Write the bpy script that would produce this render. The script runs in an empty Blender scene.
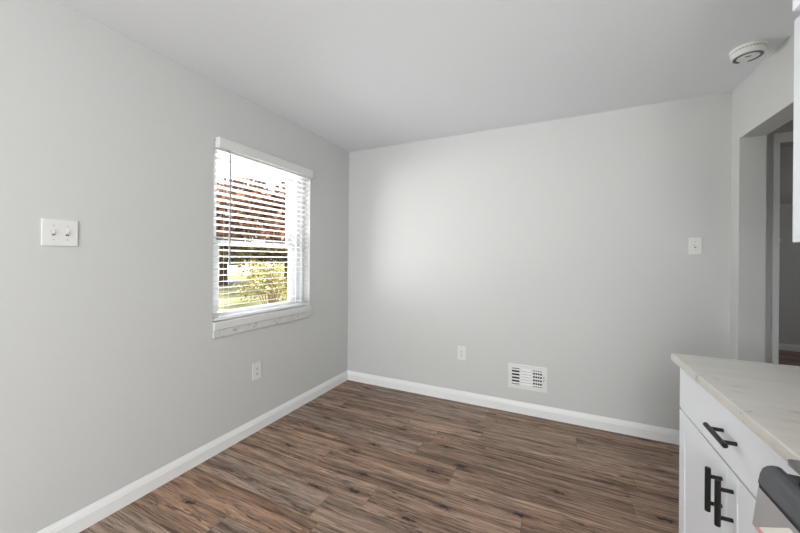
import bpy, bmesh, math, random
from mathutils import Matrix, Vector

C = bpy.context.scene.collection
sc = bpy.context.scene
rnd = random.Random(7)

# ------------------------------------------------------------------ camera
cd = bpy.data.cameras.new('camera')
cam = bpy.data.objects.new('camera', cd)
C.objects.link(cam)
cd.sensor_width = 36.0
cd.sensor_fit = 'HORIZONTAL'
cd.lens = 331.479 * 36.0 / 800.0
cd.shift_y = -7.43 / 800.0
cd.clip_start = 0.02
cd.clip_end = 300
YAW, ROLL = -0.44506, 0.00762
fw = Vector((math.sin(YAW), math.cos(YAW), 0))
rt = Vector((math.cos(YAW), -math.sin(YAW), 0))
up = Vector((0, 0, 1))
r2 = rt * math.cos(ROLL) + up * math.sin(ROLL)
u2 = -rt * math.sin(ROLL) + up * math.cos(ROLL)
M = Matrix(((r2.x, u2.x, -fw.x, 2.0335), (r2.y, u2.y, -fw.y, -2.9737), (r2.z, u2.z, -fw.z, 1.2957), (0, 0, 0, 1)))
cam.matrix_world = M
sc.camera = cam

# ------------------------------------------------------------------ world, sun, exposure
w = bpy.data.worlds.new('sky')
sc.world = w
w.use_nodes = True
bg = w.node_tree.nodes['Background']
bg.inputs['Color'].default_value = (0.93, 0.97, 1.0, 1)
bg.inputs['Strength'].default_value = 1.2
sd = bpy.data.lights.new('sun', 'SUN')
sd.energy = 3.6
sd.angle = 0.01
sd.color = (1.0, 0.97, 0.92)
sun = bpy.data.objects.new('sun', sd)
C.objects.link(sun)
sun.location = (20, -5, 20)
sun.rotation_euler = Vector((-0.72, 0.12, -0.68)).to_track_quat('-Z', 'Y').to_euler()
sc.view_settings.view_transform = 'Standard'
sc.view_settings.look = 'None'
sc.view_settings.gamma = 1.0
sc.view_settings.use_curve_mapping = False
sc.view_settings.exposure = 0.32


def area(name, loc, to, sx, sy, power, col=(1, 1, 1), shape='RECTANGLE'):
    d = bpy.data.lights.new(name, 'AREA')
    d.shape = shape
    d.size = sx
    d.size_y = sy
    d.energy = power
    d.color = col
    o = bpy.data.objects.new(name, d)
    C.objects.link(o)
    o.location = loc
    o.rotation_euler = Vector(to).to_track_quat('-Z', 'Y').to_euler()
    return o


# area lights standing in for daylight at the window and an added rear opening
area('rear_fill_light', (1.65, -5.55, 1.1), (0, 1, 0.25), 1.7, 1.9, 58, (0.95, 0.98, 1.0))
area('daylight_window', (-1.5, -1.7, 0.92), (1, 0.22, 0.24), 3.8, 1.9, 300, (0.985, 0.995, 1.0))

H = 2.44
W = 3.083
YS = -5.6          # rear (south) wall


# ------------------------------------------------------------------ materials
def mat(name, col, rough=0.5, metal=0.0, spec=0.5):
    m = bpy.data.materials.new(name)
    m.use_nodes = True
    b = m.node_tree.nodes['Principled BSDF']
    b.inputs['Base Color'].default_value = (*col, 1)
    b.inputs['Roughness'].default_value = rough
    b.inputs['Metallic'].default_value = metal
    b.inputs['Specular IOR Level'].default_value = spec
    return m


class NT:
    def __init__(self, m):
        self.t = m.node_tree
        self.b = self.t.nodes['Principled BSDF']

    def n(self, typ, ins=None, **kw):
        nd = self.t.nodes.new(typ)
        for k, v in kw.items():
            setattr(nd, k, v)
        for k, v in (ins or {}).items():
            if hasattr(v, 'is_output'):
                self.t.links.new(v, nd.inputs[k])
            else:
                nd.inputs[k].default_value = v
        return nd

    def math(self, op, a, b=0.0, c=None):
        ins = {0: a, 1: b}
        if c is not None:
            ins[2] = c
        return self.n('ShaderNodeMath', ins, operation=op).outputs[0]

    def ramp(self, fac, stops, interp='LINEAR'):
        nd = self.n('ShaderNodeValToRGB', {'Fac': fac})
        cr = nd.color_ramp
        cr.interpolation = interp
        while len(cr.elements) < len(stops):
            cr.elements.new(0.5)
        for e, (p, c) in zip(cr.elements, stops):
            e.position = p
            e.color = (*c, 1) if len(c) == 3 else c
        return nd.outputs['Color']

    def mix(self, fac, a, b, blend='MIX'):
        nd = self.n('ShaderNodeMix', data_type='RGBA', blend_type=blend)
        for i, v in ((0, fac), (6, a), (7, b)):
            if hasattr(v, 'is_output'):
                self.t.links.new(v, nd.inputs[i])
            else:
                nd.inputs[i].default_value = v if i == 0 else (*v, 1)
        return nd.outputs[2]

    def link(self, a, b):
        self.t.links.new(a, self.b.inputs[b])


def srgb(r, g, b):
    f = lambda c: (c / 12.92 if c <= 0.04045 else ((c + 0.055) / 1.055) ** 2.4)
    return (f(r / 255), f(g / 255), f(b / 255))


def paint(name, col, rough, scale=260, dist=0.0006):
    m = mat(name, col, rough, spec=0.3)
    t = NT(m)
    g = t.n('ShaderNodeNewGeometry')
    nz = t.n('ShaderNodeTexNoise', {'Vector': g.outputs['Position'], 'Scale': scale, 'Detail': 2.0})
    bp = t.n('ShaderNodeBump', {'Height': nz.outputs['Fac'], 'Strength': 0.12, 'Distance': dist})
    t.link(bp.outputs['Normal'], 'Normal')
    return m


M_WALL = paint('grey_wall_paint', srgb(208, 209, 207), 0.75)
M_CEIL = paint('ceiling_paint', srgb(232, 235, 238), 0.85)
M_TRIM = mat('white_trim_paint', srgb(240, 241, 240), 0.4)
M_CAB = mat('white_cabinet_paint', srgb(240, 243, 248), 0.35)
M_CABIN = mat('cabinet_carcass', srgb(222, 224, 226), 0.5)
M_PLATE = mat('white_plastic', srgb(230, 230, 227), 0.35)
M_DET = mat('detector_plastic', srgb(232, 232, 228), 0.45)
M_SLAT = mat('blind_white', srgb(243, 243, 243), 0.4)
M_VAL = mat('valance_white', srgb(224, 224, 222), 0.45)
M_VINYL = mat('white_vinyl', srgb(236, 237, 240), 0.4)
M_BLACK = mat('matte_black_metal', (0.012, 0.012, 0.013), 0.38, 0.3)
M_SLOT = mat('dark_slot', (0.02, 0.02, 0.02), 0.7)
M_SLOTG = mat('grey_slot', (0.16, 0.16, 0.16), 0.7)
M_RING = mat('grey_ring_plastic', (0.12, 0.125, 0.125), 0.5)
M_SCREW = mat('screw_metal', (0.55, 0.55, 0.53), 0.4, 0.3)
M_WAND = mat('clear_grey_wand', (0.24, 0.25, 0.27), 0.2)
M_STEEL = mat('brushed_steel', (0.5, 0.5, 0.505), 0.38, 0.5)
M_ENAMEL = mat('dark_gloss_enamel', (0.065, 0.07, 0.078), 0.16)
M_COOK = mat('grey_cooktop_steel', (0.30, 0.31, 0.33), 0.3, 0.7)
M_RECESS = mat('brown_black_recess', (0.05, 0.045, 0.04), 0.35)
M_GLOSSB = mat('gloss_black', (0.008, 0.008, 0.009), 0.1)
M_CAULK = mat('cracked_caulk_trim', srgb(226, 226, 224), 0.7)


def m_caulk():
    t = NT(M_CAULK)
    g = t.n('ShaderNodeNewGeometry')
    nz = t.n('ShaderNodeTexNoise', {'Vector': g.outputs['Position'], 'Scale': 30.0, 'Detail': 5.0})
    c = t.ramp(nz.outputs['Fac'], [(0.33, srgb(170, 170, 166)), (0.40, srgb(212, 212, 210)), (1, srgb(222, 222, 220))])
    t.link(c, 'Base Color')
    bp = t.n('ShaderNodeBump', {'Height': nz.outputs['Fac'], 'Strength': 0.5, 'Distance': 0.004})
    t.link(bp.outputs['Normal'], 'Normal')


m_caulk()


def m_floor():
    m = mat('wood_plank_floor', (0.2, 0.15, 0.12), 0.48, spec=0.35)
    t = NT(m)
    g = t.n('ShaderNodeNewGeometry')
    s = t.n('ShaderNodeSeparateXYZ', {0: g.outputs['Position']})
    x, y = s.outputs[0], s.outputs[1]
    PW, PL = 0.18, 1.22
    v = t.math('DIVIDE', t.math('ADD', y, 1.664), PW)
    row = t.math('FLOOR', v)
    fv = t.math('FRACT', v)
    ro = t.n('ShaderNodeTexWhiteNoise', {'W': row}, noise_dimensions='1D').outputs['Value']
    uu = t.math('ADD', t.math('DIVIDE', x, PL), t.math('MULTIPLY', ro, 7.3))
    colm = t.math('FLOOR', uu)
    fu = t.math('FRACT', uu)
    idv = t.n('ShaderNodeCombineXYZ', {0: row, 1: colm, 2: 3.7}).outputs[0]
    wn = t.n('ShaderNodeTexWhiteNoise', {'Vector': idv}, noise_dimensions='3D')
    pid = wn.outputs['Value']
    off = t.math('MULTIPLY', pid, 31.0)
    # gentle waviness of the grain
    wv = t.n('ShaderNodeTexNoise', {'Vector': t.n('ShaderNodeCombineXYZ', {0: t.math('MULTIPLY', x, 2.6), 1: t.math('MULTIPLY', y, 5.0), 2: off}).outputs[0], 'Scale': 1.0, 'Detail': 2.0}).outputs['Fac']
    yw = t.math('ADD', y, t.math('MULTIPLY', t.math('SUBTRACT', wv, 0.5), 0.034))

    def grain(sx, sy, det, dz, rough=0.6):
        vec = t.n('ShaderNodeCombineXYZ', {0: t.math('MULTIPLY', x, sx), 1: t.math('MULTIPLY', yw, sy), 2: t.math('ADD', off, dz)}).outputs[0]
        return t.n('ShaderNodeTexNoise', {'Vector': vec, 'Scale': 1.0, 'Detail': det, 'Roughness': rough}).outputs['Fac']
    g1 = grain(1.1, 30, 6.0, 0.0, 0.68)
    g2 = grain(7.0, 190, 3.0, 9.0, 0.7)
    g3 = grain(0.9, 12, 3.0, 17.0)
    base = t.ramp(pid, [(0.0, srgb(152, 126, 108)), (0.28, srgb(168, 143, 126)), (0.5, srgb(163, 133, 111)), (0.72, srgb(156, 138, 125)), (1.0, srgb(173, 149, 131))])
    big = t.ramp(g3, [(0.36, srgb(150, 142, 138)), (0.5, srgb(196, 190, 186)), (0.64, srgb(236, 226, 218))])
    c = t.mix(0.55, base, t.mix(1.0, base, big, 'MULTIPLY'))
    streak = t.ramp(g1, [(0.35, (0.20, 0.18, 0.17)), (0.44, (0.8, 0.78, 0.77)), (0.52, (1.1, 1.1, 1.1)), (0.66, (1.75, 1.74, 1.73))])
    c = t.mix(0.85, c, streak, 'MULTIPLY')
    fine = t.ramp(g2, [(0.37, (0.25, 0.23, 0.22)), (0.46, (1.0, 0.99, 0.98)), (0.64, (1.6, 1.58, 1.56))])
    c = t.mix(0.75, c, fine, 'MULTIPLY')
    ck = grain(1.3, 15, 4.0, 23.0, 0.62)
    cg = grain(1.6, 7, 2.0, 41.0)
    ca = t.math('ABSOLUTE', t.math('SUBTRACT', ck, 0.5))
    cm = t.n('ShaderNodeMapRange', {'Value': ca, 'From Min': 0.004, 'From Max': 0.022, 'To Min': 0.85, 'To Max': 0.0}).outputs[0]
    cm = t.math('MULTIPLY', cm, t.n('ShaderNodeMapRange', {'Value': cg, 'From Min': 0.47, 'From Max': 0.56}).outputs[0])
    c = t.mix(cm, c, srgb(66, 50, 42))
    # knots
    kv = t.n('ShaderNodeCombineXYZ', {0: t.math('MULTIPLY', x, 1.9), 1: t.math('MULTIPLY', yw, 7.0), 2: 0.0}).outputs[0]
    vo = t.n('ShaderNodeTexVoronoi', {'Vector': kv, 'Scale': 1.0, 'Randomness': 1.0}, voronoi_dimensions='2D')
    kn = t.n('ShaderNodeTexNoise', {'Vector': g.outputs['Position'], 'Scale': 45.0, 'Detail': 3.0}).outputs['Fac']
    kd = t.math('ADD', vo.outputs['Distance'], t.math('MULTIPLY', t.math('SUBTRACT', kn, 0.5), 0.22))
    gate = t.math('GREATER_THAN', t.n('ShaderNodeSeparateColor', {0: vo.outputs['Color']}).outputs[0], 0.5)
    core = t.n('ShaderNodeMapRange', {'Value': kd, 'From Min': 0.03, 'From Max': 0.10, 'To Min': 1.0, 'To Max': 0.0}).outputs[0]
    halo = t.n('ShaderNodeMapRange', {'Value': kd, 'From Min': 0.06, 'From Max': 0.24, 'To Min': 0.55, 'To Max': 0.0}).outputs[0]
    c = t.mix(t.math('MULTIPLY', halo, gate), c, srgb(92, 68, 55))
    c = t.mix(t.math('MULTIPLY', core, gate), c, srgb(40, 29, 25))
    # joints
    ev = t.math('MULTIPLY', t.math('MINIMUM', fv, t.math('SUBTRACT', 1.0, fv)), PW)
    eu = t.math('MULTIPLY', t.math('MINIMUM', fu, t.math('SUBTRACT', 1.0, fu)), PL)
    e = t.math('MINIMUM', ev, eu)
    jm = t.n('ShaderNodeMapRange', {'Value': e, 'From Min': 0.0006, 'From Max': 0.0022, 'To Min': 0.4, 'To Max': 0.0}).outputs[0]
    c = t.mix(jm, c, srgb(58, 44, 38))
    t.link(c, 'Base Color')
    bp = t.n('ShaderNodeBump', {'Height': t.math('ADD', g2, t.math('MULTIPLY', jm, -1.5)), 'Strength': 0.25, 'Distance': 0.0012})
    t.link(bp.outputs['Normal'], 'Normal')
    return m


M_FLOOR = m_floor()


def m_quartz():
    m = mat('veined_quartz', (0.7, 0.68, 0.65), 0.28)
    t = NT(m)
    g = t.n('ShaderNodeNewGeometry')
    mp = t.n('ShaderNodeMapping', {'Vector': g.outputs['Position'], 'Rotation': (0, 0, 0.12), 'Scale': (0.7, 4.6, 1.0)}).outputs[0]
    d = t.n('ShaderNodeTexNoise', {'Vector': mp, 'Scale': 2.2, 'Detail': 5.0, 'Distortion': 0.5}).outputs['Fac']
    vein = t.math('ABSOLUTE', t.math('SUBTRACT', d, 0.5))
    f2 = t.n('ShaderNodeTexNoise', {'Vector': g.outputs['Position'], 'Scale': 5.0, 'Detail': 2.0}).outputs['Fac']
    vm = t.n('ShaderNodeMapRange', {'Value': vein, 'From Min': 0.0, 'From Max': 0.009, 'To Min': 0.75, 'To Max': 0.0}).outputs[0]
    vm = t.math('MULTIPLY', vm, t.n('ShaderNodeMapRange', {'Value': f2, 'From Min': 0.47, 'From Max': 0.56}).outputs[0])
    cl = t.n('ShaderNodeTexNoise', {'Vector': mp, 'Scale': 5.0, 'Detail': 4.0}).outputs['Fac']
    base = t.ramp(cl, [(0.3, srgb(206, 201, 194)), (0.7, srgb(214, 210, 203))])
    c = t.mix(vm, base, srgb(150, 137, 124))
    t.link(c, 'Base Color')
    return m


M_QUARTZ = m_quartz()


def m_glass():
    m = bpy.data.materials.new('window_glass')
    m.use_nodes = True
    t = m.node_tree
    t.nodes.remove(t.nodes['Principled BSDF'])
    out = t.nodes['Material Output']
    tr = t.nodes.new('ShaderNodeBsdfTransparent')
    gl = t.nodes.new('ShaderNodeBsdfGlossy')
    gl.inputs['Roughness'].default_value = 0.02
    fr = t.nodes.new('ShaderNodeFresnel')
    fr.inputs['IOR'].default_value = 1.3
    mx = t.nodes.new('ShaderNodeMixShader')
    t.links.new(fr.outputs[0], mx.inputs[0])
    t.links.new(tr.outputs[0], mx.inputs[1])
    t.links.new(gl.outputs[0], mx.inputs[2])
    t.links.new(mx.outputs[0], out.inputs['Surface'])
    return m


M_GLASS = m_glass()


def m_leaf(name, stops):
    m = mat(name, (0.3, 0.3, 0.1), 0.6)
    t = NT(m)
    g = t.n('ShaderNodeNewGeometry')
    c = t.ramp(g.outputs['Random Per Island'], stops)
    t.link(c, 'Base Color')
    return m


M_RED = m_leaf('copper_leaves', [(0.0, srgb(44, 30, 24)), (0.25, srgb(92, 60, 44)), (0.5, srgb(150, 104, 70)), (0.7, srgb(130, 74, 62)), (0.88, srgb(200, 160, 130)), (1.0, srgb(232, 210, 190))])
M_DKLEAF = m_leaf('dark_olive_leaves', [(0.0, srgb(48, 42, 26)), (0.5, srgb(86, 74, 44)), (1.0, srgb(130, 120, 64))])
M_YEL = m_leaf('yellow_green_leaves', [(0.0, srgb(96, 84, 52)), (0.25, srgb(150, 140, 78)), (0.5, srgb(196, 186, 112)), (0.8, srgb(222, 214, 150)), (1.0, srgb(240, 234, 196))])
M_BARK = mat('brown_bark', srgb(96, 80, 70), 0.9)
M_TWIG = mat('tan_twigs', srgb(156, 128, 102), 0.9)


def m_lawn():
    m = mat('lawn_grass', (0.2, 0.3, 0.05), 0.9)
    t = NT(m)
    g = t.n('ShaderNodeNewGeometry')
    n1 = t.n('ShaderNodeTexNoise', {'Vector': g.outputs['Position'], 'Scale': 0.9, 'Detail': 6.0}).outputs['Fac']
    n2 = t.n('ShaderNodeTexNoise', {'Vector': g.outputs['Position'], 'Scale': 30.0, 'Detail': 3.0}).outputs['Fac']
    c = t.ramp(t.math('ADD', t.math('MULTIPLY', n1, 0.65), t.math('MULTIPLY', n2, 0.35)), [(0.36, srgb(118, 128, 76)), (0.5, srgb(178, 176, 120)), (0.64, srgb(216, 208, 168))])
    t.link(c, 'Base Color')
    return m


M_LAWN = m_lawn()
M_ROAD = mat('grey_asphalt', srgb(136, 136, 140), 0.9)
M_SIDING = mat('white_siding', srgb(235, 235, 232), 0.7)
M_ROOF = mat('brown_shingle', srgb(110, 96, 88), 0.9)
M_DARKWIN = mat('house_window_glass', (0.05, 0.06, 0.07), 0.1)
M_PAPER = mat('label_paper', srgb(232, 228, 220), 0.6)
M_PINK = mat('label_red', srgb(222, 152, 150), 0.6)
M_LAMP = bpy.data.materials.new('fill_lamp_diffuser')  # glowing cover of the added, unseen ceiling lamp
M_LAMP.use_nodes = True
_b = M_LAMP.node_tree.nodes['Principled BSDF']
_b.inputs['Base Color'].default_value = (0.9, 0.9, 0.88, 1)
_b.inputs['Emission Color'].default_value = (1, 0.96, 0.9, 1)
_b.inputs['Emission Strength'].default_value = 3.0


# ------------------------------------------------------------------ mesh helpers
def BM():
    return bmesh.new()


def box(bm, lo, hi, bev=0.0, seg=2):
    r = bmesh.ops.create_cube(bm, size=1.0)
    vs = r['verts']
    c = [(a + b) / 2 for a, b in zip(lo, hi)]
    s = [abs(b - a) for a, b in zip(lo, hi)]
    for v in vs:
        v.co = Vector((v.co.x * s[0] + c[0], v.co.y * s[1] + c[1], v.co.z * s[2] + c[2]))
    if bev > 0:
        es = list({e for v in vs for e in v.link_edges})
        bmesh.ops.bevel(bm, geom=es, offset=bev, segments=seg, affect='EDGES', profile=0.5)
    return vs


def cyl(bm, a, b, r, seg=16, r2=None, bev=0.0):
    a, b = Vector(a), Vector(b)
    d = b - a
    q = d.to_track_quat('Z', 'Y').to_matrix().to_4x4()
    m = Matrix.Translation((a + b) / 2) @ q
    res = bmesh.ops.create_cone(bm, cap_ends=True, segments=seg, radius1=r, radius2=r if r2 is None else r2, depth=d.length, matrix=m)
    if bev > 0:
        es = [e for e in {e for v in res['verts'] for e in v.link_edges} if any(len(f.verts) > 4 for f in e.link_faces)]
        bmesh.ops.bevel(bm, geom=es, offset=bev, segments=2, affect='EDGES', profile=0.5)


def prism(bm, pts, axis, a, b):
    """Extrude a closed 2-D profile along an axis from a to b. pts are the two other coordinates in order."""
    def P(p, t):
        if axis == 0:
            return (t, p[0], p[1])
        if axis == 1:
            return (p[0], t, p[1])
        return (p[0], p[1], t)
    va = [bm.verts.new(P(p, a)) for p in pts]
    vb = [bm.verts.new(P(p, b)) for p in pts]
    n = len(pts)
    bm.faces.new(va)
    bm.faces.new(vb[::-1])
    for i in range(n):
        bm.faces.new((va[i], vb[i], vb[(i + 1) % n], va[(i + 1) % n]))
    bmesh.ops.recalc_face_normals(bm, faces=bm.faces)


def lathe(bm, prof, cx, cy, seg=48):
    rings = []
    for r, z in prof:
        if r < 1e-6:
            rings.append([bm.verts.new((cx, cy, z))])
        else:
            rings.append([bm.verts.new((cx + r * math.cos(2 * math.pi * k / seg), cy + r * math.sin(2 * math.pi * k / seg), z)) for k in range(seg)])
    for A, B in zip(rings, rings[1:]):
        for k in range(seg):
            a = A[k % len(A)]; a2 = A[(k + 1) % len(A)]
            b = B[k % len(B)]; b2 = B[(k + 1) % len(B)]
            vs = []
            for v in (a, a2, b2, b):
                if v not in vs:
                    vs.append(v)
            if len(vs) >= 3:
                bm.faces.new(vs)
    bmesh.ops.recalc_face_normals(bm, faces=bm.faces)


def world_loc(o):
    v = Vector((0, 0, 0))
    while o is not None:
        v = v + o.location
        o = o.parent
    return v


def obj(name, bm, m, parent=None, loc=None, smooth=False):
    """Link bm (in world coordinates) as ONE mesh object; origin at loc, or at its parent's."""
    me = bpy.data.meshes.new(name)
    base = Vector(loc) if loc is not None else (world_loc(parent) if parent else Vector((0, 0, 0)))
    bmesh.ops.translate(bm, verts=bm.verts, vec=-base)
    if smooth:
        for f in bm.faces:
            f.smooth = True
    bm.to_mesh(me)
    bm.free()
    o = bpy.data.objects.new(name, me)
    C.objects.link(o)
    if isinstance(m, (list, tuple)):
        for k in m:
            me.materials.append(k)
    else:
        me.materials.append(m)
    if parent:
        o.parent = parent
        o.location = base - world_loc(parent)
    else:
        o.location = base
    return o


def tag(o, label, cat, group=None):
    o['label'] = label
    o['category'] = cat
    if group:
        o['group'] = group
    return o


def thing(name, label, cat, loc, group=None):
    o = bpy.data.objects.new(name, None)
    o.empty_display_size = 0.1
    C.objects.link(o)
    o.location = loc
    return tag(o, label, cat, group)


def struct(name, bm, m, parent=None, **k):
    o = obj(name, bm, m, parent, **k)
    if parent is None:
        o['kind'] = 'structure'
    return o


def wall_with_hole(axis, a, b, s0, s1, z0, z1, holes):
    """Wall slab: axis 0 = slab between x=a..b spanning y s0..s1; axis 1 = slab between y=a..b spanning x. Holes (p0,p1,q0,q1)."""
    bm = BM()
    us = sorted({s0, s1, *[h[0] for h in holes], *[h[1] for h in holes]})
    vs = sorted({z0, z1, *[h[2] for h in holes], *[h[3] for h in holes]})
    def solid(i, j):
        if i < 0 or j < 0 or i >= len(us) - 1 or j >= len(vs) - 1:
            return False
        cu, cv = (us[i] + us[i + 1]) / 2, (vs[j] + vs[j + 1]) / 2
        return not any(h[0] < cu < h[1] and h[2] < cv < h[3] for h in holes)
    cache = {}
    def V(d, u, v):
        k = (d, u, v)
        if k not in cache:
            cache[k] = bm.verts.new((d, u, v) if axis == 0 else (u, d, v))
        return cache[k]
    for i in range(len(us) - 1):
        for j in range(len(vs) - 1):
            if not solid(i, j):
                continue
            u0, u1, v0, v1 = us[i], us[i + 1], vs[j], vs[j + 1]
            for d in (a, b):
                bm.faces.new((V(d, u0, v0), V(d, u1, v0), V(d, u1, v1), V(d, u0, v1)))
            for di, dj, q in ((-1, 0, ((u0, v0), (u0, v1))), (1, 0, ((u1, v0), (u1, v1))), (0, -1, ((u0, v0), (u1, v0))), (0, 1, ((u0, v1), (u1, v1)))):
                if not solid(i + di, j + dj):
                    (p, q0), (p1, q1) = q
                    bm.faces.new((V(a, p, q0), V(a, p1, q1), V(b, p1, q1), V(b, p, q0)))
    bmesh.ops.recalc_face_normals(bm, faces=bm.faces)
    return bm


# ------------------------------------------------------------------ room shell
WT = 0.18
WIN = (-1.545, -0.612, 0.865, 2.07)       # window opening y0,y1,z0,z1 in the left wall
bm = BM(); box(bm, (-WT, YS - 0.15, -0.12), (7.0, 4.1, 0.0)); struct('floor', bm, M_FLOOR)
bm = BM(); box(bm, (-WT, YS - 0.15, H), (W + 0.127, 0.12, H + 0.15)); struct('ceiling', bm, M_CEIL)
struct('wall_left', wall_with_hole(0, -WT, 0.0, YS - 0.15, 0.12, 0.0, H, [WIN]), M_WALL)
bm = BM(); box(bm, (0.0, 0.0, 0.0), (W, 0.12, H)); struct('wall_back', bm, M_WALL)
OPEN = (-1.24, -0.107, 0.0, 2.092)        # cased-less opening in the right wall
struct('wall_right', wall_with_hole(0, W, W + 0.127, YS - 0.15, 0.12, 0.0, H, [OPEN]), M_WALL)
FILL_OPEN = (0.45, 2.55, 0.0, 2.05)  # unseen patio-size opening added in the rear wall as a light source
struct('wall_rear', wall_with_hole(1, YS - 0.15, YS, 0.0, W, 0.0, H, [FILL_OPEN]), M_WALL)


def baseboard(name, axis, sgn, base, a, b):
    """Profiled board; base = wall coordinate, sgn = direction into the room."""
    t = 0.013
    prof = [(0, 0), (t, 0), (t, 0.062), (t - 0.002, 0.068), (t - 0.004, 0.078), (t - 0.008, 0.088), (t - 0.010, 0.0965), (0, 0.0975)]
    pr = [(base + sgn * p, z) for p, z in prof]
    bm = BM()
    prism(bm, pr, axis, a, b)
    return struct(name, bm, M_TRIM)


baseboard('baseboard_left', 1, 1, 0.0, YS, 0.0)
baseboard('baseboard_back', 0, -1, 0.0, 0.0, W)
baseboard('baseboard_right', 1, -1, W, -0.107, -0.013)

# ------------------------------------------------------------------ neighbouring rooms through the opening
XH = W + 0.127
DW = (3.318, 4.15, 0.0, 2.062)
struct('wall_hall', wall_with_hole(1, 0.02, 0.12, XH, 6.4, 0.0, H, [DW]), M_WALL)
bm = BM(); box(bm, (XH, -3.2, H), (6.4, 0.12, H + 0.15)); struct('ceiling_hall', bm, M_CEIL)
bm = BM(); box(bm, (6.4, -3.2, 0), (6.5, 4.0, H)); struct('wall_hall_far', bm, M_WALL)
bm = BM(); box(bm, (XH, -3.3, 0), (6.4, -3.2, H)); struct('wall_hall_near', bm, M_WALL)
bm = BM(); box(bm, (2.9, 3.85, 0), (6.4, 3.97, H)); struct('wall_passage_end', bm, M_WALL)
bm = BM(); box(bm, (2.9, 0.12, 0), (3.02, 3.85, H)); struct('wall_passage_left', bm, M_WALL)
bm = BM(); box(bm, (2.9, 0.12, 2.15), (6.4, 3.97, 2.3)); struct('ceiling_passage', bm, M_CEIL)
baseboard('baseboard_passage', 0, -1, 3.85, 3.02, 6.4)
bm = BM()
box(bm, (3.288, 0.002, 0), (3.320, 0.019, 2.064), 0.003)
box(bm, (4.15, 0.002, 0), (4.215, 0.019, 2.064), 0.003)
box(bm, (3.288, 0.002, 2.064), (4.215, 0.0185, 2.128), 0.003)
struct('trim_1', bm, M_TRIM)

# ------------------------------------------------------------------ window in the left wall
win = bpy.data.objects.new('window_1', None)
C.objects.link(win)
win.location = (-0.13, (WIN[0] + WIN[1]) / 2, WIN[2])
win['kind'] = 'structure'
y0, y1, z0, z1 = WIN
bm = BM()                                   # fixed outer frame with stops
for lo, hi in (((-0.165, y0, z0), (-0.085, y0 + 0.056, z1)), ((-0.165, y1 - 0.082, z0), (-0.085, y1, z1)),
               ((-0.165, y0 + 0.056, z1 - 0.05), (-0.085, y1 - 0.082, z1)), ((-0.165, y0 + 0.056, z0), (-0.085, y1 - 0.082, z0 + 0.012))):
    box(bm, lo, hi, 0.004)
box(bm, (-0.085, y0, z0), (-0.065, y0 + 0.032, z1), 0.003)
box(bm, (-0.085, y1 - 0.032, z0), (-0.065, y1, z1), 0.003)
obj('window_frame', bm, M_VINYL, win)


def sash(x0, x1, za, zb, top, bot, nm):
    st = 0.058
    a, b = y0 + 0.056, y1 - 0.082
    bm = BM()
    box(bm, (x0, a, za), (x1, a + st, zb), 0.004)
    box(bm, (x0, b - st, za), (x1, b, zb), 0.004)
    box(bm, (x0, a + st, zb - top), (x1, b - st, zb), 0.004)
    box(bm, (x0, a + st, za), (x1, b - st, za + bot), 0.004)
    s = obj('sash', bm, M_VINYL, win)
    bm = BM()
    xm = (x0 + x1) / 2
    vs = [bm.verts.new((xm, a + st - 0.005, za + bot - 0.005)), bm.verts.new((xm, b - st + 0.005, za + bot - 0.005)), bm.verts.new((xm, b - st + 0.005, zb - top + 0.005)), bm.verts.new((xm, a + st - 0.005, zb - top + 0.005))]
    bm.faces.new(vs)
    obj('glass_pane', bm, M_GLASS, s)
    return s


sash(-0.157, -0.130, 1.385, z1 - 0.05, 0.04, 0.035, 'upper')
lo_s = sash(-0.126, -0.098, z0 + 0.012, 1.420, 0.037, 0.042, 'lower')
bm = BM(); box(bm, (-0.110, -1.10, 1.420), (-0.085, -1.04, 1.432), 0.003); obj('sash_lock', bm, M_VINYL, lo_s)
# wooden stool and apron below the opening
bm = BM()
box(bm, (-0.085, y0 + 0.001, z0 - 0.001), (0.0, y1 - 0.001, z0 + 0.006), 0.002)
box(bm, (0.0, y0 - 0.002, 0.818), (0.020, y1 + 0.004, z0 + 0.004), 0.006, 3)
struct('trim_2', bm, M_VAL)
bm = BM()
box(bm, (0.0, y0 - 0.001, 0.766), (0.013, y1 + 0.012, 0.818), 0.004)
struct('trim_3', bm, M_CAULK)

# ------------------------------------------------------------------ blind
bl = thing('window_blind', 'white horizontal slat blind with grey wand covering the window', 'blind', (-0.03, (y0 + y1) / 2, 2.06))
BY0, BY1 = y0 + 0.008, y1 - 0.010
bm = BM()
box(bm, (0.030, -1.534, 2.018), (0.042, -0.622, 2.086), 0.003)
box(bm, (-0.02, -1.534, 2.018), (0.0299, -1.522, 2.086), 0.002)
box(bm, (-0.02, -0.634, 2.018), (0.0299, -0.622, 2.086), 0.002)
obj('valance', bm, M_VAL, bl)
bm = BM(); box(bm, (-0.060, BY0, 2.012), (-0.004, BY1, 2.062), 0.003); obj('headrail', bm, M_SLAT, bl)
TILT = math.radians(7.5)
NS = 26
PITCH = 0.0425
ZTOP = 1.985


def slat_mesh(zc):
    bm = BM()
    n = 6
    hw, th = 0.025, 0.0022
    prof = []
    for k in range(n + 1):
        u = -1 + 2 * k / n
        prof.append((u * hw, 0.0012 * (1 - u * u) + th / 2))
    for k in range(n, -1, -1):
        u = -1 + 2 * k / n
        prof.append((u * hw, 0.0012 * (1 - u * u) - th / 2))
    ca, sa = math.cos(TILT), math.sin(TILT)
    prof = [(-0.032 + p * ca - q * sa, zc + p * sa + q * ca) for p, q in prof]
    prism(bm, prof, 1, BY0, BY1)
    return bm


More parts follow.
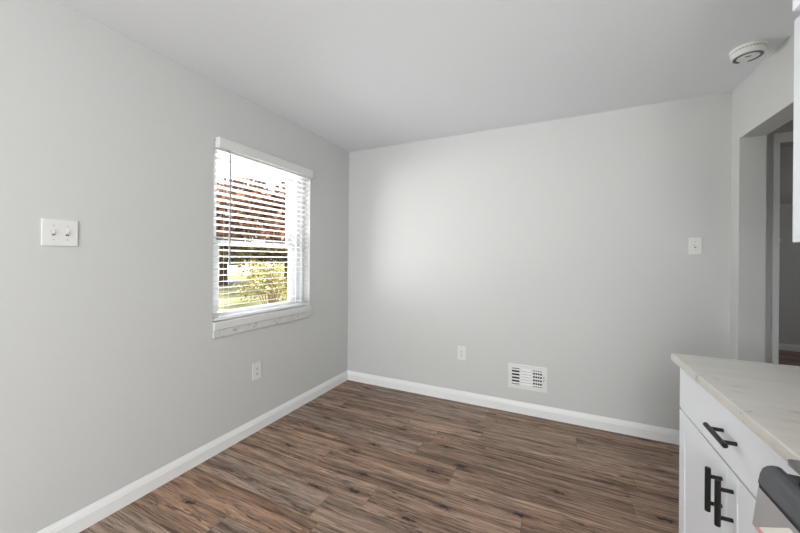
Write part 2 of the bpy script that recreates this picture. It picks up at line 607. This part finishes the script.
s0 = obj('slat', slat_mesh(ZTOP), M_SLAT, bl, loc=(-0.032, (y0 + y1) / 2, ZTOP))
s0.location = Vector((-0.032, (y0 + y1) / 2, ZTOP)) - world_loc(bl)
for i in range(1, NS):
    s = s0.copy()
    C.objects.link(s)
    s.parent = bl
    s.location = s0.location + Vector((0, 0, -PITCH * i))
zb = ZTOP - PITCH * NS
bm = BM(); box(bm, (-0.057, BY0, zb - 0.004), (-0.007, BY1, zb + 0.014), 0.003); obj('bottom_rail', bm, M_SLAT, bl)
for yy in (BY0 + 0.11, BY1 - 0.11):
    bm = BM()
    cyl(bm, (-0.006, yy, zb), (-0.006, yy, 2.015), 0.0009, 6)
    cyl(bm, (-0.058, yy, zb), (-0.058, yy, 2.015), 0.0009, 6)
    obj('ladder_cord', bm, M_SLAT, bl)
bm = BM()
cyl(bm, (0.018, -1.437, 1.255), (0.018, -1.437, 2.0), 0.0045, 8)
cyl(bm, (0.018, -1.437, 1.247), (0.018, -1.437, 1.29), 0.006, 8, bev=0.001)
cyl(bm, (0.018, -1.437, 1.995), (-0.004, -1.437, 2.03), 0.002, 8)
obj('wand', bm, M_WAND, bl)


# ------------------------------------------------------------------ wall plates (built facing -y, at the origin)
def plate_body(w_, h_):
    bm = BM()
    box(bm, (-w_ / 2, -0.0065, -h_ / 2), (w_ / 2, 0.0, h_ / 2), 0.0028, 2)
    return bm


def toggle(px):
    bm = BM()
    vs = box(bm, (px - 0.0045, -0.014, -0.009), (px + 0.0045, -0.004, 0.009), 0.0015)
    for v in bm.verts:
        v.co.z += 0.35 * (-v.co.y) 
    return bm


def slot(px):
    bm = BM()
    box(bm, (px - 0.0058, -0.0072, -0.0125), (px + 0.0058, -0.0060, 0.0125))
    return bm


def screw(px, pz):
    bm = BM()
    cyl(bm, (px, -0.0078, pz), (px, -0.0055, pz), 0.0032, 12)
    return bm


def switch(label, loc, rz, n):
    t = thing('light_switch', label, 'light switch', (0, 0, 0))
    obj('cover_plate', plate_body(0.07 + 0.046 * (n - 1) + 0.006 * (n - 1), 0.120), M_PLATE, t)
    for k in range(n):
        px = (k - (n - 1) / 2) * 0.046
        obj('toggle_slot', slot(px), M_SLOTG, t)
        obj('toggle', toggle(px), M_PLATE, t)
        for pz in (0.031, -0.031):
            obj('screw', screw(px, pz), M_SCREW, t)
    t.location = loc
    t.rotation_euler = (0, 0, rz)
    return t


switch('wide white two-toggle light switch plate on the window wall', (0.0, -2.2835, 1.402), math.pi / 2, 2)
sw = switch('white single-toggle light switch plate on the wall above the kitchen counter corner', (2.895, 0.0, 1.402), 0, 1)


def receptacle(pz):
    bm = BM()
    pts = []
    for k in range(24):
        a = 2 * math.pi * k / 24
        x = 0.0172 * math.cos(a)
        z = max(-0.0135, min(0.0135, 0.0172 * math.sin(a)))
        pts.append((x, z + pz))
    prism(bm, pts, 1, -0.0085, -0.005)
    return bm


def socket_slots(pz):
    bm = BM()
    box(bm, (-0.0080, -0.0092, pz - 0.002), (-0.0048, -0.0080, pz + 0.008))
    box(bm, (0.0048, -0.0092, pz - 0.001), (0.0080, -0.0080, pz + 0.0075))
    cyl(bm, (0, -0.0092, pz - 0.0068), (0, -0.0080, pz - 0.0075), 0.0034, 10)
    return bm


def outlet(label, loc, rz):
    t = thing('wall_outlet', label, 'outlet', (0, 0, 0), None)
    obj('cover_plate', plate_body(0.078, 0.124), M_PLATE, t)
    for pz in (0.0195, -0.0195):
        r = obj('receptacle', receptacle(pz), M_PLATE, t)
        obj('socket_slot', socket_slots(pz), M_SLOT, r)
    obj('screw', screw(0, 0), M_SCREW, t)
    t.location = loc
    t.rotation_euler = (0, 0, rz)
    return t


outlet('white outlet plate low on the wall below the window', (0.0, -1.192, 0.450), math.pi / 2)
outlet('white outlet plate low on the wall beside the floor-level vent', (1.2455, 0.0, 0.442), 0)

# ------------------------------------------------------------------ air register on the back wall
vx0, vx1, vz0, vz1 = 1.654, 1.958, 0.209, 0.411
vt = thing('air_register', 'white metal air vent register with louvers above the baseboard', 'air vent', ((vx0 + vx1) / 2, 0, vz0))
bm = BM()
fx, fz = 0.030, 0.032
prof_pts = [(vx0, vz0, vx1, vz0 + fz), (vx0, vz1 - fz, vx1, vz1), (vx0, vz0 + fz, vx0 + fx, vz1 - fz), (vx1 - fx - 0.008, vz0 + fz, vx1, vz1 - fz)]
for a, b, c, d in prof_pts:
    box(bm, (a, -0.009, b), (c, 0, d), 0.0)
ia, ib = vx0 + fx, vx1 - fx - 0.008
d1, d2 = ia + 0.062, ib - 0.068
box(bm, (d1, -0.008, vz0 + fz), (d1 + 0.016, 0, vz1 - fz))
box(bm, (d2 - 0.016, -0.008, vz0 + fz), (d2, 0, vz1 - fz))
bmesh.ops.remove_doubles(bm, verts=bm.verts, dist=1e-5)
obj('register_frame', bm, M_PLATE, vt)
bm = BM(); box(bm, (ia, -0.0012, vz0 + fz), (ib, -0.0002, vz1 - fz)); obj('duct_backing', bm, M_SLOT, vt, loc=None)


def louvers(xa, xb, n, open_, cross):
    bm = BM()
    hz = (vz1 - vz0 - 2 * fz) / n
    for k in range(n):
        zc = vz0 + fz + hz * (k + 0.5)
        hh = hz * (0.40 if not open_ else 0.20)
        prism(bm, [(-0.0012, zc + hh), (-0.0030, zc + hh), (-0.0075, zc - hh), (-0.0058, zc - hh)], 0, xa, xb)
    if cross:
        for j in range(1, cross):
            x = xa + (xb - xa) * j / cross
            box(bm, (x - 0.0022, -0.0070, vz0 + fz), (x + 0.0022, -0.0015, vz1 - fz))
    return obj('louver_panel', bm, M_PLATE, vt)


louvers(ia, d1, 5, True, 0)
louvers(d1 + 0.016, d2 - 0.016, 6, False, 0)
louvers(d2, ib, 5, True, 4)
bm = BM(); box(bm, (vx1 - 0.026, -0.0095, 0.300), (vx1 - 0.020, -0.0085, 0.336)); lv = obj('lever_slot', bm, M_SLOTG, vt)
bm = BM(); box(bm, (vx1 - 0.0255, -0.018, 0.312), (vx1 - 0.0205, -0.0085, 0.322), 0.001); obj('damper_lever', bm, M_PLATE, vt)
for px in (vx0 + 0.012, vx1 - 0.010):
    bm = BM(); cyl(bm, (px, -0.0105, 0.31), (px, -0.0085, 0.31), 0.0035, 12); obj('screw', bm, M_SCREW, vt)

# ------------------------------------------------------------------ smoke detector
DX, DY = 2.945, -0.570
det = thing('smoke_detector', 'round white smoke detector with dark ring on the ceiling', 'smoke detector', (DX, DY, H))
bm = BM(); lathe(bm, [(0, H), (0.070, H), (0.073, H - 0.003), (0.073, H - 0.013), (0.070, H - 0.016), (0, H - 0.016)], DX, DY); obj('mounting_base', bm, M_DET, det, smooth=False)
bm = BM(); lathe(bm, [(0, H - 0.016), (0.063, H - 0.016), (0.063, H - 0.020), (0, H - 0.020)], DX, DY); obj('vent_gap', bm, M_RING, det)
bm = BM()
for k in range(30):
    a = 2 * math.pi * k / 30
    c_, s_ = math.cos(a), math.sin(a)
    cyl(bm, (DX + 0.064 * c_, DY + 0.064 * s_, H - 0.021), (DX + 0.064 * c_, DY + 0.064 * s_, H - 0.015), 0.0030, 6)
obj('vent_grille', bm, M_DET, det)
bm = BM(); lathe(bm, [(0, H - 0.020), (0.067, H - 0.020), (0.068, H - 0.023), (0.067, H - 0.041), (0.064, H - 0.046), (0.061, H - 0.0475), (0, H - 0.0475)], DX, DY); obj('cover', bm, M_DET, det, smooth=False)
bm = BM()
n = 48
ring = [[], [], [], []]
a0, a1 = math.radians(110), math.radians(430)
for k in range(n + 1):
    a = a0 + (a1 - a0) * k / n
    for j, (r, z) in enumerate(((0.045, H - 0.0475), (0.045, H - 0.0487), (0.059, H - 0.0487), (0.059, H - 0.0475))):
        ring[j].append(bm.verts.new((DX + r * math.cos(a), DY + r * math.sin(a), z)))
for k in range(n):
    for j in range(4):
        j2 = (j + 1) % 4
        bm.faces.new((ring[j][k], ring[j][k + 1], ring[j2][k + 1], ring[j2][k]))
bmesh.ops.recalc_face_normals(bm, faces=bm.faces)
obj('sounder_ring', bm, M_RING, det)
bm = BM(); lathe(bm, [(0, H - 0.0475), (0.038, H - 0.0475), (0.037, H - 0.0500), (0, H - 0.0510)], DX, DY, 32); obj('test_button', bm, M_DET, det)
bm = BM(); box(bm, (DX - 0.018, DY - 0.020, H - 0.0525), (DX + 0.006, DY - 0.014, H - 0.0502)); obj('button_mark', bm, M_RING, det)

# ------------------------------------------------------------------ base cabinet, worktop
CX = 2.485                                   # door faces
CY0, CY1 = -2.100, -1.258
bc = thing('base_cabinet', 'white shaker base cabinet with black bar pulls under the quartz worktop', 'cabinet', ((CX + W) / 2, (CY0 + CY1) / 2, 0))
bm = BM()
box(bm, (CX + 0.021, CY0 + 0.003, 0.105), (W - 0.001, CY1, 0.884))
box(bm, (CX + 0.085, CY0 + 0.01, 0.0), (W - 0.001, CY1 - 0.01, 0.1052))
obj('carcass', bm, M_CABIN, bc)


def shaker(xf, ya, yb, za, zb_, st, rail, th=0.02):
    """Shaker door facing -x: stiles, rails and a recessed panel as one mesh."""
    bm = BM()
    box(bm, (xf, ya, za), (xf + th, ya + st, zb_), 0.0012, 1)
    box(bm, (xf, yb - st, za), (xf + th, yb, zb_), 0.0012, 1)
    box(bm, (xf, ya + st, za), (xf + th, yb - st, za + rail), 0.0012, 1)
    box(bm, (xf, ya + st, zb_ - rail), (xf + th, yb - st, zb_), 0.0012, 1)
    box(bm, (xf + 0.0028, ya + st + 0.003, za + rail + 0.003), (xf + th - 0.002, yb - st - 0.003, zb_ - rail - 0.003))
    box(bm, (xf + 0.013, ya + st - 0.002, za + rail - 0.002), (xf + th - 0.001, yb - st + 0.002, zb_ - rail + 0.002))
    return bm


def pull(parent, p0, p1, xf):
    """Black bar pull: bar from p0 to p1 (y,z), with two posts back to the front face at xf."""
    bm = BM()
    xb = xf - 0.033
    cyl(bm, (xb, *p0), (xb, *p1), 0.0072, 16, bev=0.001)
    for s in (0.19, 0.81):
        q = [p0[i] + (p1[i] - p0[i]) * s for i in (0, 1)]
        cyl(bm, (xb, *q), (xf + 0.001, *q), 0.0055, 12)
    return obj('handle', bm, M_BLACK, parent)


ym = (CY0 + CY1) / 2
bm = BM(); box(bm, (CX, CY0 + 0.004, 0.703), (CX + 0.02, CY1 - 0.002, 0.876), 0.0015, 1)
dr = obj('drawer', bm, M_CAB, bc)
pull(dr, (ym - 0.084, 0.788), (ym + 0.050, 0.788), CX)
d_a = obj('door', shaker(CX, ym + 0.0015, CY1 - 0.002, 0.115, 0.696, 0.062, 0.062), M_CAB, bc)
d_b = obj('door', shaker(CX, CY0 + 0.004, ym - 0.0015, 0.115, 0.696, 0.062, 0.062), M_CAB, bc)
pull(d_a, (ym + 0.030, 0.532), (ym + 0.030, 0.664), CX)
pull(d_b, (ym - 0.040, 0.537), (ym - 0.040, 0.668), CX)

bm = BM(); box(bm, (2.460, CY0 - 0.002, 0.8845), (W - 0.001, -1.243, 0.9145), 0.003)
tag(obj('worktop', bm, M_QUARTZ, loc=(2.77, -1.67, 0.8845)), 'off-white veined quartz worktop on the white base cabinet', 'countertop')

# ------------------------------------------------------------------ upper cabinets
UX = 2.79
uc = thing('upper_cabinet', 'white upper cabinet hanging above the quartz worktop beside the opening', 'cabinet', (UX + 0.15, -1.6, 1.364))
bm = BM(); box(bm, (UX + 0.021, -1.885, 1.364), (W - 0.001, -1.296, 2.162)); obj('carcass', bm, M_CABIN, uc)
obj('door', shaker(UX, -1.883, -1.298, 1.366, 2.160, 0.06, 0.06), M_CAB, uc)
oc = thing('upper_cabinet', 'deep white upper cabinet corner high above the range', 'cabinet', (2.8, -2.27, 1.874))
bm = BM(); box(bm, (2.541, -2.65, 1.874), (W - 0.001, -1.888, 2.436)); obj('carcass', bm, M_CABIN, oc)
obj('door', shaker(2.52, -2.267, -1.889, 1.876, 2.43, 0.06, 0.06), M_CAB, oc)
obj('door', shaker(2.52, -2.648, -2.270, 1.876, 2.43, 0.06, 0.06), M_CAB, oc)

# ------------------------------------------------------------------ range
RY0, RY1 = -2.865, -2.105
rg = thing('kitchen_range', 'stainless kitchen range with dark glossy control top beside the white cabinet', 'stove', (2.75, -2.48, 0))
bm = BM()
box(bm, (2.47, RY0, 0.03), (W - 0.003, RY1, 0.905), 0.003)
for yy in (RY0 + 0.06, RY1 - 0.06):
    for xx in (2.56, 3.0):
        cyl(bm, (xx, yy, 0), (xx, yy, 0.04), 0.02, 12)
obj('range_body', bm, M_STEEL, rg)
bm = BM()
prism(bm, [(2.471, 0.775), (2.386, 0.777), (2.374, 0.792), (2.3820, 0.866), (2.471, 0.866)], 1, RY0, RY1)
pn = obj('front_panel', bm, M_STEEL, rg)
bm = BM()
prism(bm, [(2.471, 0.865), (2.3825, 0.865), (2.3825, 0.8745), (2.471, 0.8745)], 1, RY0 + 0.001, RY1 - 0.001)
obj('panel_gap', bm, M_SLOT, rg)
bm = BM()
prof = [(2.471, 0.8745), (2.3815, 0.8745), (2.3840, 0.892), (2.3880, 0.903), (2.3940, 0.909), (2.402, 0.9115), (2.409, 0.9115), (2.4135, 0.910), (2.4165, 0.9065), (2.4185, 0.902), (2.471, 0.898)]
prism(bm, prof, 1, RY0, RY1)
obj('control_top', bm, M_ENAMEL, rg)
bm = BM(); box(bm, (2.4190, RY0 + 0.01, 0.8975), (2.4695, RY1 - 0.004, 0.9035)); obj('control_recess', bm, M_RECESS, rg)
for yy in (-2.155, -2.27, -2.48, -2.69, -2.81):
    bm = BM(); cyl(bm, (2.428, yy, 0.9035), (2.426, yy, 0.921), 0.0125, 20, r2=0.0105, bev=0.002); obj('knob', bm, M_GLOSSB, rg)
bm = BM()
pts = []
xa, xb_, ya, yb, r = 2.417, W - 0.004, RY0 - 0.002, RY1 - 0.001, 0.012
for cx_, cy_, st in ((xa + r, yb - r, 90), (xa + r, ya + r, 180)):
    for k in range(7):
        a = math.radians(st + 90 * k / 6)
        pts.append((cx_ + r * math.cos(a), cy_ + r * math.sin(a)))
pts += [(xb_, ya), (xb_, yb)]
prism(bm, pts, 2, 0.9235, 0.9305)
obj('cooktop', bm, M_COOK, rg)
bm = BM(); box(bm, (2.44, RY0 + 0.01, 0.903), (W - 0.01, RY1 - 0.006, 0.9237)); obj('cooktop_support', bm, M_RECESS, rg)
bm = BM(); box(bm, (2.410, RY0 + 0.005, 0.22), (2.471, RY1 - 0.005, 0.765), 0.004); od = obj('oven_door', bm, M_STEEL, rg)
bm = BM()
cyl(bm, (2.36, RY0 + 0.06, 0.715), (2.36, RY1 - 0.06, 0.715), 0.011, 14)
for yy in (RY0 + 0.10, RY1 - 0.10):
    cyl(bm, (2.36, yy, 0.715), (2.412, yy, 0.715), 0.008, 10)
obj('handle', bm, M_STEEL, od)
bm = BM(); box(bm, (2.407, RY0 + 0.10, 0.32), (2.411, RY1 - 0.10, 0.62), 0.001); obj('oven_glass', bm, M_GLOSSB, od)
bm = BM(); box(bm, (2.415, RY0 + 0.005, 0.05), (2.471, RY1 - 0.005, 0.21), 0.004); obj('drawer', bm, M_STEEL, rg)
# paper label on the sloping panel
def on_panel(y, z, d):
    x = 2.374 + (z - 0.792) * (0.0085 / 0.078)
    return (x - d, y, z)
def label_poly(pts, d, name, m, parent):
    bm = BM()
    f = [bm.verts.new(on_panel(y, z, d)) for y, z in pts]
    b = [bm.verts.new(on_panel(y, z, 0.0)) for y, z in pts]
    bm.faces.new(f); bm.faces.new(b[::-1])
    for i in range(len(pts)):
        j = (i + 1) % len(pts)
        bm.faces.new((f[i], b[i], b[j], f[j]))
    bmesh.ops.recalc_face_normals(bm, faces=bm.faces)
    return obj(name, bm, m, parent)
lb = label_poly([(-2.117, 0.7945), (-2.159, 0.825), (-2.202, 0.857), (-2.30, 0.857), (-2.30, 0.7945)], 0.0008, 'paper_label', M_PAPER, pn)
lb['label'] = 'white paper label with red edge'
label_poly([(-2.117, 0.7945), (-2.127, 0.802), (-2.24, 0.802), (-2.24, 0.7945)], 0.0012, 'label_stripe', M_PINK, lb)

# ------------------------------------------------------------------ small white diamond plaque far beyond the opening
bm = BM()
prism(bm, [(4.945, 1.555), (5.005, 1.618), (4.945, 1.681), (4.885, 1.618)], 1, 3.835, 3.8495)
tag(obj('wall_plaque', bm, M_PLATE, loc=(4.945, 3.8495, 1.618)), 'small white diamond plaque on the far grey wall seen through the opening', 'plaque')

# ------------------------------------------------------------------ ceiling lamp added out of view behind the camera to light the room
def lamp(x, y, power, label):
    t = thing('fill_lamp', label, 'added ceiling light', (x, y, H))
    bm = BM(); lathe(bm, [(0, H), (0.17, H), (0.175, H - 0.02), (0, H - 0.02)], x, y, 40); obj('lamp_base', bm, M_TRIM, t)
    bm = BM(); lathe(bm, [(0.165, H - 0.02), (0.16, H - 0.05), (0.12, H - 0.08), (0.06, H - 0.094), (0, H - 0.098)], x, y, 40); obj('diffuser', bm, M_LAMP, t, smooth=True)
    d = bpy.data.lights.new('fill_lamp_light', 'POINT')
    d.energy = power
    d.shadow_soft_size = 0.16
    d.color = (1.0, 0.99, 0.985)
    o = bpy.data.objects.new('fill_lamp_light', d)
    C.objects.link(o)
    o.location = (x, y, H - 0.30)
lamp(2.2, -4.9, 50, 'round white flush ceiling lamp added unseen behind the viewer to light the room')
d = bpy.data.lights.new('hall_fill_light', 'POINT')  # light without a fixture, added to brighten the hall
d.energy = 4
d.shadow_soft_size = 0.2
o = bpy.data.objects.new('hall_fill_light', d); C.objects.link(o); o.location = (5.2, -1.6, 2.2)
d = bpy.data.lights.new('passage_fill_light', 'POINT')  # another added light with no fixture, lifts the passage walls
d.energy = 9
d.shadow_soft_size = 0.2
o = bpy.data.objects.new('passage_fill_light', d); C.objects.link(o); o.location = (5.6, 1.6, 1.7)

# ------------------------------------------------------------------ outdoors, seen through the window
GZ = -0.36
bm = BM(); box(bm, (-90, -40, GZ - 0.2), (-0.2, 90, GZ)); gl = obj('lawn', bm, M_LAWN); gl['kind'] = 'structure'
bm = BM()
# street running past at an angle
def strip(bm, a, b, wd, z0_, z1_):
    a, b = Vector((*a, 0)), Vector((*b, 0))
    n_ = (b - a).normalized().cross(Vector((0, 0, 1))) * wd / 2
    ps = [(p.x, p.y) for p in (a + n_, b + n_, b - n_, a - n_)]
    prism(bm, ps, 2, z0_, z1_)
strip(bm, (-34, -6), (2, 34), 3.2, GZ, GZ + 0.02)
rd = obj('street', bm, M_ROAD); rd['kind'] = 'structure'


def foliage(bm_pts, n, size, seed):
    r = random.Random(seed)
    vs, fs = [], []
    for _ in range(n):
        c, rad = bm_pts[r.randrange(len(bm_pts))]
        while True:
            p = Vector((r.uniform(-1, 1), r.uniform(-1, 1), r.uniform(-1, 1)))
            if 0.25 < p.length < 1:
                break
        p = Vector(c) + Vector((p.x * rad[0], p.y * rad[1], p.z * rad[2]))
        q = Vector((r.gauss(0, 1), r.gauss(0, 1), r.gauss(0, 1))).normalized()
        a = q.orthogonal().normalized() * size * r.uniform(0.6, 1.3)
        b = q.cross(a).normalized() * size * r.uniform(0.4, 0.8)
        i = len(vs)
        vs += [p - a, p + b, p + a, p - b]
        fs.append((i, i + 1, i + 2, i + 3))
    return vs, fs


def foliage_obj(name, clumps, n, size, seed, m, parent):
    vs, fs = foliage(clumps, n, size, seed)
    base = world_loc(parent)
    me = bpy.data.meshes.new(name)
    me.from_pydata([v - base for v in vs], [], fs)
    me.materials.append(m)
    o = bpy.data.objects.new(name, me)
    C.objects.link(o)
    o.parent = parent
    return o


def branch_mesh(bm, a, b, r0, r1):
    cyl(bm, a, b, r0, 8, r2=r1)


def tree(name, label, cat, x, y, trunk_h, r0, clumps, n, size, seed, m, mb, group=None, dark=None):
    t = thing(name, label, cat, (x, y, GZ), group)
    bm = BM()
    branch_mesh(bm, (x, y, GZ), (x, y, GZ + trunk_h), r0, r0 * 0.8)
    for c, rad in clumps[:7]:
        branch_mesh(bm, (x, y, GZ + trunk_h * 0.92), c, r0 * 0.5, r0 * 0.15)
    obj('trunk', bm, mb, t)
    foliage_obj('foliage', clumps, n, size, seed, m, t)
    if dark:
        foliage_obj('lower_foliage', dark, n // 3, size, seed + 1, M_DKLEAF, t)
    return t


r = random.Random(3)
tx, ty = -9.6, 9.0
cl = [((tx + r.uniform(-1.9, 1.9), ty + r.uniform(-1.9, 1.9), r.uniform(2.0, 4.2)), (1.3, 1.3, 0.9)) for _ in range(14)]
dk = [((tx + r.uniform(-2.4, 2.4), ty + r.uniform(-2.4, 2.4), r.uniform(1.35, 1.75)), (1.2, 1.2, 0.3)) for _ in range(10)]
tree('copper_tree', 'large copper-leaved tree filling the upper window view', 'tree', tx, ty, 2.2, 0.18, cl, 9000, 0.13, 11, M_RED, M_BARK, dark=dk)
tx, ty = -16.2, 10.5
cl = [((tx + r.uniform(-2.2, 2.2), ty + r.uniform(-2.2, 2.2), r.uniform(1.9, 4.3)), (1.4, 1.4, 0.9)) for _ in range(14)]
dk = [((tx + r.uniform(-2.6, 2.6), ty + r.uniform(-2.6, 2.6), r.uniform(1.2, 1.8)), (1.3, 1.3, 0.35)) for _ in range(10)]
tree('copper_tree', 'smaller copper-leaved tree with bare brown trunk across the street', 'tree', tx, ty, 2.0, 0.24, cl, 7000, 0.16, 12, M_RED, M_BARK, dark=dk)

bx, by = -6.3, 4.85
t = thing('garden_bush', 'yellow-green bush with tan stems on the lawn outside the window', 'bush', (bx, by, GZ))
bm = BM()
for k in range(26):
    a = r.uniform(0, 2 * math.pi)
    s_ = r.uniform(0.15, 0.75)
    cyl(bm, (bx + 0.12 * math.cos(a), by + 0.12 * math.sin(a), GZ), (bx + s_ * math.cos(a), by + s_ * math.sin(a), GZ + r.uniform(0.9, 1.4)), 0.016, 5, r2=0.006)
obj('stem', bm, M_TWIG, t)
foliage_obj('foliage', [((bx + r.uniform(-0.5, 0.5), by + r.uniform(-0.5, 0.5), GZ + r.uniform(0.55, 1.3)), (0.45, 0.45, 0.36)) for _ in range(12)], 2600, 0.045, 21, M_YEL, t)

# white house across the street
hx, hy = -32.0, 21.5
hs = thing('house', 'low white house across the street behind the trees', 'house', (hx, hy, GZ))
bm = BM(); box(bm, (hx - 4, hy - 5, GZ), (hx + 3, hy + 5, GZ + 2.0)); obj('wall', bm, M_SIDING, hs)
bm = BM(); prism(bm, [(hx - 4.4, GZ + 2.0), (hx + 3.4, GZ + 2.0), (hx - 0.5, GZ + 3.6)], 1, hy - 5.4, hy + 5.4); obj('roof', bm, M_ROOF, hs)
for yy in (hy - 3, hy + 1.5):
    bm = BM(); box(bm, (hx + 3.0, yy, GZ + 0.8), (hx + 3.04, yy + 1.2, GZ + 1.6)); obj('window', bm, M_DARKWIN, hs)
